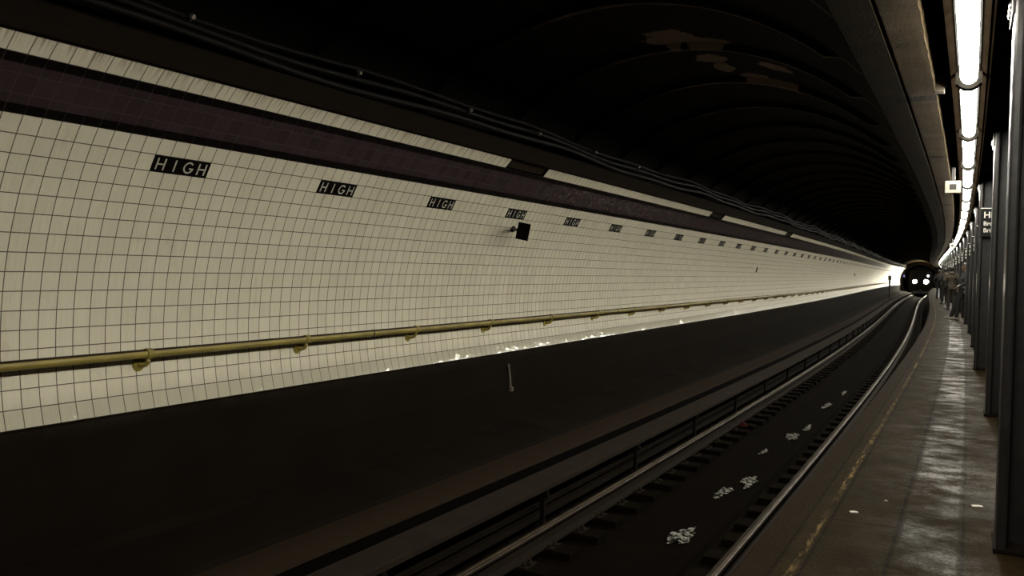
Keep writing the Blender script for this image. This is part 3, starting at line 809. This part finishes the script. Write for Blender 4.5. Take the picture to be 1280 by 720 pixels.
def person(s, u, rz, label, P, cols, extra=None):
    o = empty('person', s, u, ZP, rz); tag(o, label, 'person')
    hip, chest, neck, head = [Vector(P[k]) for k in ('hip', 'chest', 'neck', 'head')]
    hw = .092; sh = P.get('sh', .185)
    sx = Vector((1, 0, 0))
    bm = bmesh.new()
    def leg(bm, k, g):
        h = hip + sx*k*hw; kn = Vector(P['kneeL' if k < 0 else 'kneeR']); an = Vector(P['ankL' if k < 0 else 'ankR'])
        limb(bm, [h, kn, an], [.085*g, .056*g, .040*g if g < 1.05 else .062])
        return an
    def arm(bm, k, g, hands=False):
        S = neck - Vector((0, 0, .075)) + sx*k*sh; e = Vector(P['elbL' if k < 0 else 'elbR']); w = Vector(P['wrL' if k < 0 else 'wrR'])
        limb(bm, [S, e, w], [.056*g, .042*g, .030*g if not g > 1.05 else .042])
        if hands: hand(bm, w, w-e, -k)
    def torso(bm, g):
        capsule(bm, hip, hip + (chest-hip)*.5, .11*g, .105*g, (1.32, .9, .8), (1.2, .88, 1))
        capsule(bm, hip + (chest-hip)*.5, chest, .105*g, .12*g, (1.2, .88, 1), (1.38, .92, 1))
        capsule(bm, chest, neck - Vector((0, 0, .06)), .12*g, .075*g, (1.38, .92, 1), (2.0, .95, .8))
    torso(bm, 1)
    limb(bm, [neck - Vector((0, 0, .06)), head - Vector((0, 0, .05))], [.056, .052])
    fd = Vector((math.sin(-P.get('turn', 0)), math.cos(P.get('turn', 0)), 0)); rd = Vector((fd.y, -fd.x, 0))
    capsule(bm, head + Vector((0, 0, .03)) - fd*.012, head - Vector((0, 0, .055)) + fd*.022, .088, .060, (.86, 1.08, 1), (.85, 1, 1))
    capsule(bm, head + fd*.085 + Vector((0, 0, .012)), head + fd*.104 - Vector((0, 0, .018)), .010, .015)                # nose
    for k in (-1, 1):
        ball(bm, head + rd*k*.078 - Vector((0, 0, .005)), .026, 10, (.45, .8, 1.2))                                     # ears
        ball(bm, head + rd*k*.031 + fd*.078 + Vector((0, 0, .032)), .017, 8, (1.4, .8, .6))                             # brows
        leg(bm, k, 1); arm(bm, k, 1, True)
        an = Vector(P['ankL' if k < 0 else 'ankR']); capsule(bm, an - Vector((0, 0, .03)), an + Vector((0, .13, -.055)), .038, .03)
    capsule(bm, head + fd*.076 - rd*.02 - Vector((0, 0, .052)), head + fd*.076 + rd*.02 - Vector((0, 0, .052)), .010, .010)     # mouth
    fuse('body', bm, SKIN, o, .009, 3)
    for k in (-1, 1):
        bm = bmesh.new(); ball(bm, head + rd*k*.031 + fd*.083 + Vector((0, 0, .014)), .012, 8); obj('eye', bm, M['black'], o, True)
    bm = bmesh.new()                                                                                                     # trousers
    for k in (-1, 1): leg(bm, k, 1.18)
    capsule(bm, hip - Vector((0, 0, .02)), hip + (chest-hip)*.28, .118, .114, (1.36, .95, .9), (1.28, .92, .6))
    fuse('trousers', bm, cols['legs'], o, .012)
    bm = bmesh.new()                                                                                                     # jacket
    torso(bm, 1.15)
    for k in (-1, 1): arm(bm, k, 1.28)
    if P.get('long'): capsule(bm, hip - Vector((0, 0, P['long'])), hip, .135, .13, (1.3, .95, .5), (1.3, .95, .8))
    fuse('jacket', bm, cols['top'], o, .012)
    if P.get('hood'):
        bm = bmesh.new(); capsule(bm, neck - fd*.07 - rd*.05 - Vector((0, 0, .01)), neck - fd*.07 + rd*.05 - Vector((0, 0, .01)), .062, .062); fuse('hood', bm, cols['top'], o, .012)
    if P.get('hem'):
        bm = bmesh.new(); capsule(bm, hip - Vector((0, 0, .06)), hip + Vector((0, 0, .10)), .140, .138, (1.3, 1.0, .6), (1.25, .98, .5)); b = fuse('shirt_hem', bm, cols['hem'], o, .012); b['label'] = 'pale shirt hem below the dark jacket'
    bm = bmesh.new()                                                                                                     # hair
    capsule(bm, head + Vector((0, 0, .045)) - fd*.02, head - fd*.035 - Vector((0, 0, .01)), .092, .078, (.92, 1.08, .98), (.98, .85, 1))
    fuse('hair', bm, cols['hair'], o, .012)
    for k in (-1, 1):
        an = Vector(P['ankL' if k < 0 else 'ankR']); bm = bmesh.new()
        capsule(bm, an + Vector((0, -.03, -.045)), an + Vector((0, .15, -.06)), .046, .036, (.95, 1, .9), (1.1, 1.2, .8))
        box(bm, an.x-.042, an.x+.042, an.y-.075, an.y+.19, an.z-.098, an.z-.075, .008)
        fuse('shoe', bm, cols['shoe'], o, .010, 2)
    return o
dark = plain('black_cloth', (.005, .005, .005), .9); dark2 = plain('navy_cloth', (.007, .007, .008), .9)
olive = plain('olive_tan_cloth', (.034, .026, .014), .85); brown = plain('brown_cloth', (.016, .011, .007), .85); pale = plain('pale_shirt_cloth', (.24, .24, .19), .8)
hair = plain('dark_hair', (.012, .009, .007), .6); shoe_d = plain('dark_shoe_leather', (.012, .010, .009), .5); shoe_p = plain('pale_shoe', (.14, .12, .10), .6)
# nearest: leaning back with legs stretched out toward the track (local +y = facing the track)
P1 = dict(hip=(0, -.13, .91), chest=(0, -.21, 1.26), neck=(0, -.24, 1.46), head=(0, -.20, 1.61), kneeL=(-.12, -.03, .49), kneeR=(.10, .02, .50), ankL=(-.13, .0, .10), ankR=(.10, .14, .10),
          elbL=(-.27, -.25, 1.13), elbR=(.27, -.25, 1.13), wrL=(-.20, -.05, .99), wrR=(.20, -.05, .99), hem=True)
person(30.2, 2.25, math.pi/2, 'person in dark jacket over pale shirt and black trousers, leaning back by a column', P1, dict(legs=dark, top=dark2, hem=pale, hair=hair, shoe=shoe_p))
ST = dict(hip=(0, 0, .92), chest=(0, .0, 1.27), neck=(0, .01, 1.47), head=(0, .04, 1.62), kneeL=(-.10, .02, .50), kneeR=(.10, .03, .50), ankL=(-.10, -.02, .10), ankR=(.11, .0, .10),
          elbL=(-.28, -.04, 1.15), elbR=(.28, -.04, 1.15), wrL=(-.27, .08, .92), wrR=(.27, .08, .92))
person(40.4, 2.24, .15, 'person in olive tan hooded jacket standing with back to the camera', dict(ST, hood=True, long=.10), dict(legs=brown, top=olive, hair=hair, shoe=shoe_d))
person(48.5, 2.12, .5, 'person in black coat standing past the olive jacketed person', dict(ST, long=.12, turn=.5, wrL=(-.22, .16, .98)), dict(legs=dark, top=dark, hair=hair, shoe=shoe_p))
person(58.0, 2.0, -.3, 'farthest dark-clothed person standing near the platform edge', dict(ST, turn=-.4), dict(legs=dark2, top=dark2, hair=hair, shoe=shoe_d))

# ------------------------------------------------------------------ camera
F, YAW, PIT, ROL = 1102.823, .484077, -.023054, .023629
cam = bpy.data.cameras.new('camera'); cam.sensor_fit = 'HORIZONTAL'; cam.sensor_width = 36; cam.lens = 36*F/1280
cam.clip_start = .05; cam.clip_end = 400
cam.dof.use_dof = True; cam.dof.focus_distance = 7.0; cam.dof.aperture_fstop = 4.0
co = bpy.data.objects.new('camera', cam); C.objects.link(co)
fw = Vector((-math.sin(YAW)*math.cos(PIT), math.cos(YAW)*math.cos(PIT), math.sin(PIT))); rt = Vector((math.cos(YAW), math.sin(YAW), 0)); up = rt.cross(fw)
rt, up = math.cos(ROL)*rt + math.sin(ROL)*up, -math.sin(ROL)*rt + math.cos(ROL)*up
mt = Matrix((rt, up, -fw)).transposed().to_4x4(); mt.translation = Vector((2.3298, 0, 2.1271))
co.matrix_world = mt
sc = bpy.context.scene
sc.camera = co
w = bpy.data.worlds.new('world'); sc.world = w; w.use_nodes = True
w.node_tree.nodes['Background'].inputs[0].default_value = (.01, .008, .006, 1); w.node_tree.nodes['Background'].inputs[1].default_value = .1
sc.view_settings.view_transform = 'Standard'; sc.view_settings.look = 'None'; sc.view_settings.exposure = 0; sc.view_settings.gamma = 1
